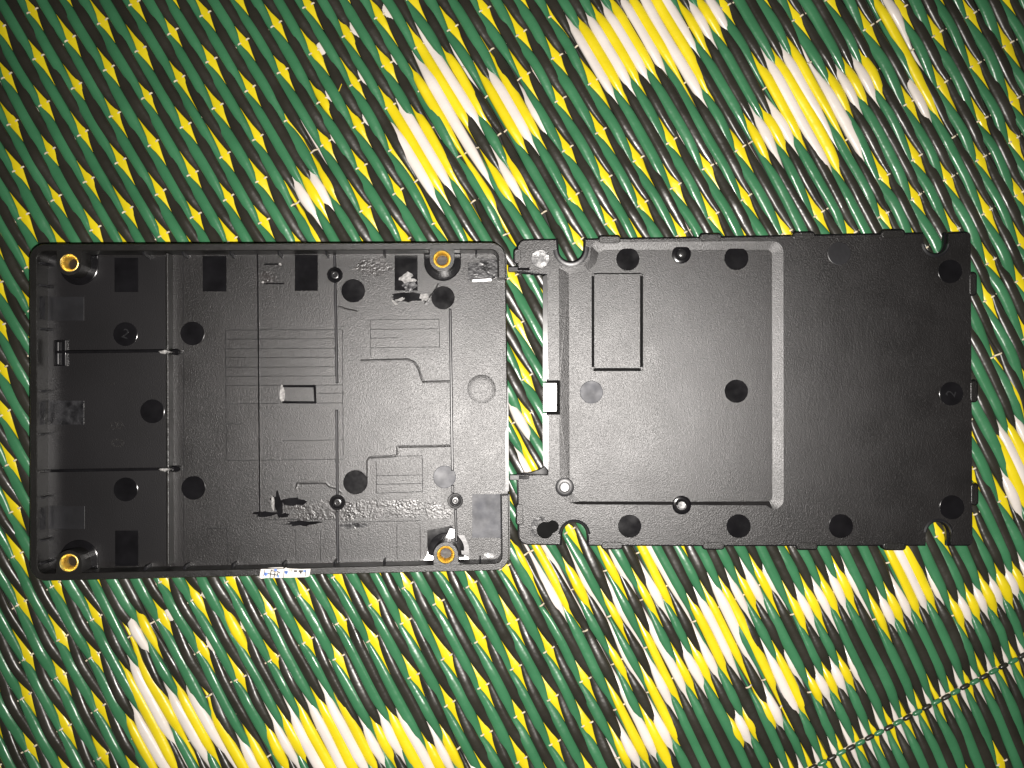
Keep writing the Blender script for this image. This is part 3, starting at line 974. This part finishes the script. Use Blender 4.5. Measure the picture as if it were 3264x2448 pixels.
# snap tabs along the edges
def pill(cx, cy, w, h):
    r = min(w, h) * 0.42
    return rrect(cx - w / 2, cy - h / 2, cx + w / 2, cy + h / 2, r)
for cx, cy, w, h in ((1943, 764, 68, 22), (2265, 757, 68, 22), (2562, 752, 68, 22), (2847, 746, 74, 24), (1951, 1738, 66, 22), (2274, 1739, 68, 22), (2572, 1740, 66, 22), (2851, 1741, 70, 22),
                     (1650, 817, 22, 46), (1657, 1640, 22, 66), (3101, 905, 22, 70), (3104, 1247, 22, 66), (3106, 1576, 22, 66)):
    prism('snap_tab', offset(lloop(pill(cx, cy, w, h)), -0.28), 0.3, ZL - 0.12, M['smooth'], lid, 0.1)
    prism('snap_tab', lloop(pill(cx, cy, w, h)), 0.3, ZL + 0.12, M['rim'], lid, 0.2)
# ejector marks on the cover
for x, y, r, z in ((2001, 826, 37, ZP), (2347, 823, 38, ZP), (2675, 808, 36, ZL), (3028, 865, 37, ZL), (3032, 1255, 37, ZL), (3034, 1617, 38, ZL),
                   (2007, 1677, 37, ZL), (2354, 1677, 38, ZL), (2680, 1677, 38, ZL), (2347, 1247, 37, ZP)):
    disc_mark(lf(x, y, z), r * 0.1 * 0.98, z, lid, M['smooth'] if (x, y) != (2675, 808) else M['satin'])
letter('moulded_digit', '2', lf(3032, 1255), 4.0, math.radians(75), ZL + 0.12, M['satin'], lid)
for ch, x, y in (('A', 2698, 1141), ('8', 2830, 1144), ('0', 2903, 1141)):
    letter('moulded_letter', ch, lf(x, y), 6.2, 0.0, ZL + 0.01, M['grain'], lid)
for x, y, r, f, mt in ((1722, 825, 2.9, 0.75, 'worn'), (1885, 1250, 3.6, 0.3, 'bluish')):
    z = ZL if x < 1800 else ZP
    c = lf(x, y, z)
    s = half_vector(LM, c, z)
    disc_mark(c, r, z + (0.3 if x < 1800 else 0.1), lid, M[mt], (s[0] * f, s[1] * f))
c = lf(1722, 1680)
prism('scraped_patch', lloop([(1690, 1690), (1694, 1666), (1708, 1650), (1730, 1645), (1744, 1656), (1722, 1664), (1712, 1676), (1708, 1694), (1716, 1712), (1700, 1708)]), ZL - .05, ZL + 0.06, M['worn'], lid, 0.05)
# rivet pins
for x, y, z, bright in ((2172, 810, ZP, 0), (2173, 1610, ZL, 1), (1800, 1553, ZL, 2)):
    c = lf(x, y, z)
    pn = lathe('pin_collar', c, [(2.95, z - .2), (2.95, z + .12), (2.8, z + .2), (1.75, z + .2), (1.6, z + .05), (1.55, z - .1), (0.3, z - .1), (0.0, z - .1)], M['satin'] if bright == 2 else M['smooth'], lid)
    if bright:
        s = half_vector(LM, c, z)
        disc_mark(c, 1.25, z + 0.25, pn, M['worn' if bright == 1 else 'glossy'], (s[0] * .9, s[1] * .9), 'pin_tip', 0.15)
    else:
        lathe('pin_tip', c, [(1.6, z - .1), (1.5, z + .5), (1.1, z + .8), (0.5, z + .9), (0.0, z + .9)], M['glossy'], pn, 20)
# raised lips round the corner notches
def lip(cx, cy, r0, r1, a0, a1):
    n = 16
    vs, fs = [], []
    for i in range(n + 1):
        a = math.radians(a0 + (a1 - a0) * i / n)
        for r, z in ((r0, 0.9), (r0, ZL + 0.25), (r0 + 4, ZL + 0.35), (r1, ZL + 0.02), (r1, 0.9)):
            q = lf(cx + r * math.cos(a), cy + r * math.sin(a))
            vs.append((q.x, q.y, z))
    for i in range(n):
        for k in range(4):
            fs.append((i * 5 + k, i * 5 + k + 1, (i + 1) * 5 + k + 1, (i + 1) * 5 + k))
    fs.append((0, 1, 2, 3, 4))
    fs.append(tuple(n * 5 + k for k in range(5)))
    build('notch_lip', vs, fs, M['satin'], lid)
lip(1820, 792, 44, 58, 175, -5)
lip(2983, 774, 37, 46, 175, 5)
lip(2991, 1700, 38, 47, -5, -175)
lip(1831, 1706, 43, 51, -5, -175)
# polished lip, tongue and chamfer along the hinge cut-out
c = lf(1739, 1300)
s = half_vector(LM, c, 1.6)
tilted('hinge_lip', lloop([(1730, 880), (1747, 872), (1748, 1214), (1731, 1214)]), 1.7, (s[0], s[1] * 0.15), M['glossy'], lid, 1.2)
tilted('hinge_lip', lloop([(1731, 1320), (1748, 1320), (1749, 1512), (1734, 1490), (1731, 1470)]), 1.7, (s[0], s[1] * 0.15), M['glossy'], lid, 1.2)
facet([(1732, 1222), (1774, 1222), (1774, 1310), (1732, 1312)], lf, LM, lid, ZL + 0.1, 1.0, 'glossy', 'hinge_tongue')
prism('gap_shade_block', lloop(rect(1742, 1208, 1790, 1326)), 0.92, 2.0, M['matte'], lid)  # black block added to paint the shade in the gap round the tongue
prism('hinge_chamfer', lloop([(1660, 1508), (1690, 1506), (1718, 1496), (1736, 1486), (1748, 1500), (1748, 1515), (1660, 1514)]), 0.6, 2.2, M['smooth'], lid, 0.3)
# short latch arms that meet the tray
for x0, y0, x1, y1 in ((1620, 850, 1690, 866), (1624, 1513, 1688, 1531)):
    prism('latch_arm', lloop(rect(x0, y0, x1, y1), 2.4), 0.4, 2.4, M['satin'], lid, 0.2)
    prism('latch_clip', lloop(rect(x0 + 30, y0 + 3, x1 - 2, y1 - 4), 2.9), 2.0, ZL + 0.2, M['smooth'], lid, 0.15)

# ------------------------------------------------------------------ a stray splinter on the mat
x, y, z = lat_mm(*lat_inv(1085, 280))
sp = build('straw_splinter', [(x - .6, y - 1.1, z + .2), (x - .4, y - 1.15, z + .2), (x + .55, y + 1.1, z + .35), (x + .4, y + 1.2, z + .35),
                              (x - .6, y - 1.1, z - .1), (x - .4, y - 1.15, z - .1), (x + .55, y + 1.1, z + .05), (x + .4, y + 1.2, z + .05)],
           [(0, 1, 2, 3), (7, 6, 5, 4), (0, 4, 5, 1), (1, 5, 6, 2), (2, 6, 7, 3), (3, 7, 4, 0)], M['Y'])
sp['label'] = 'tiny loose yellow plastic splinter lying across a black straw'
sp['category'] = 'splinter'
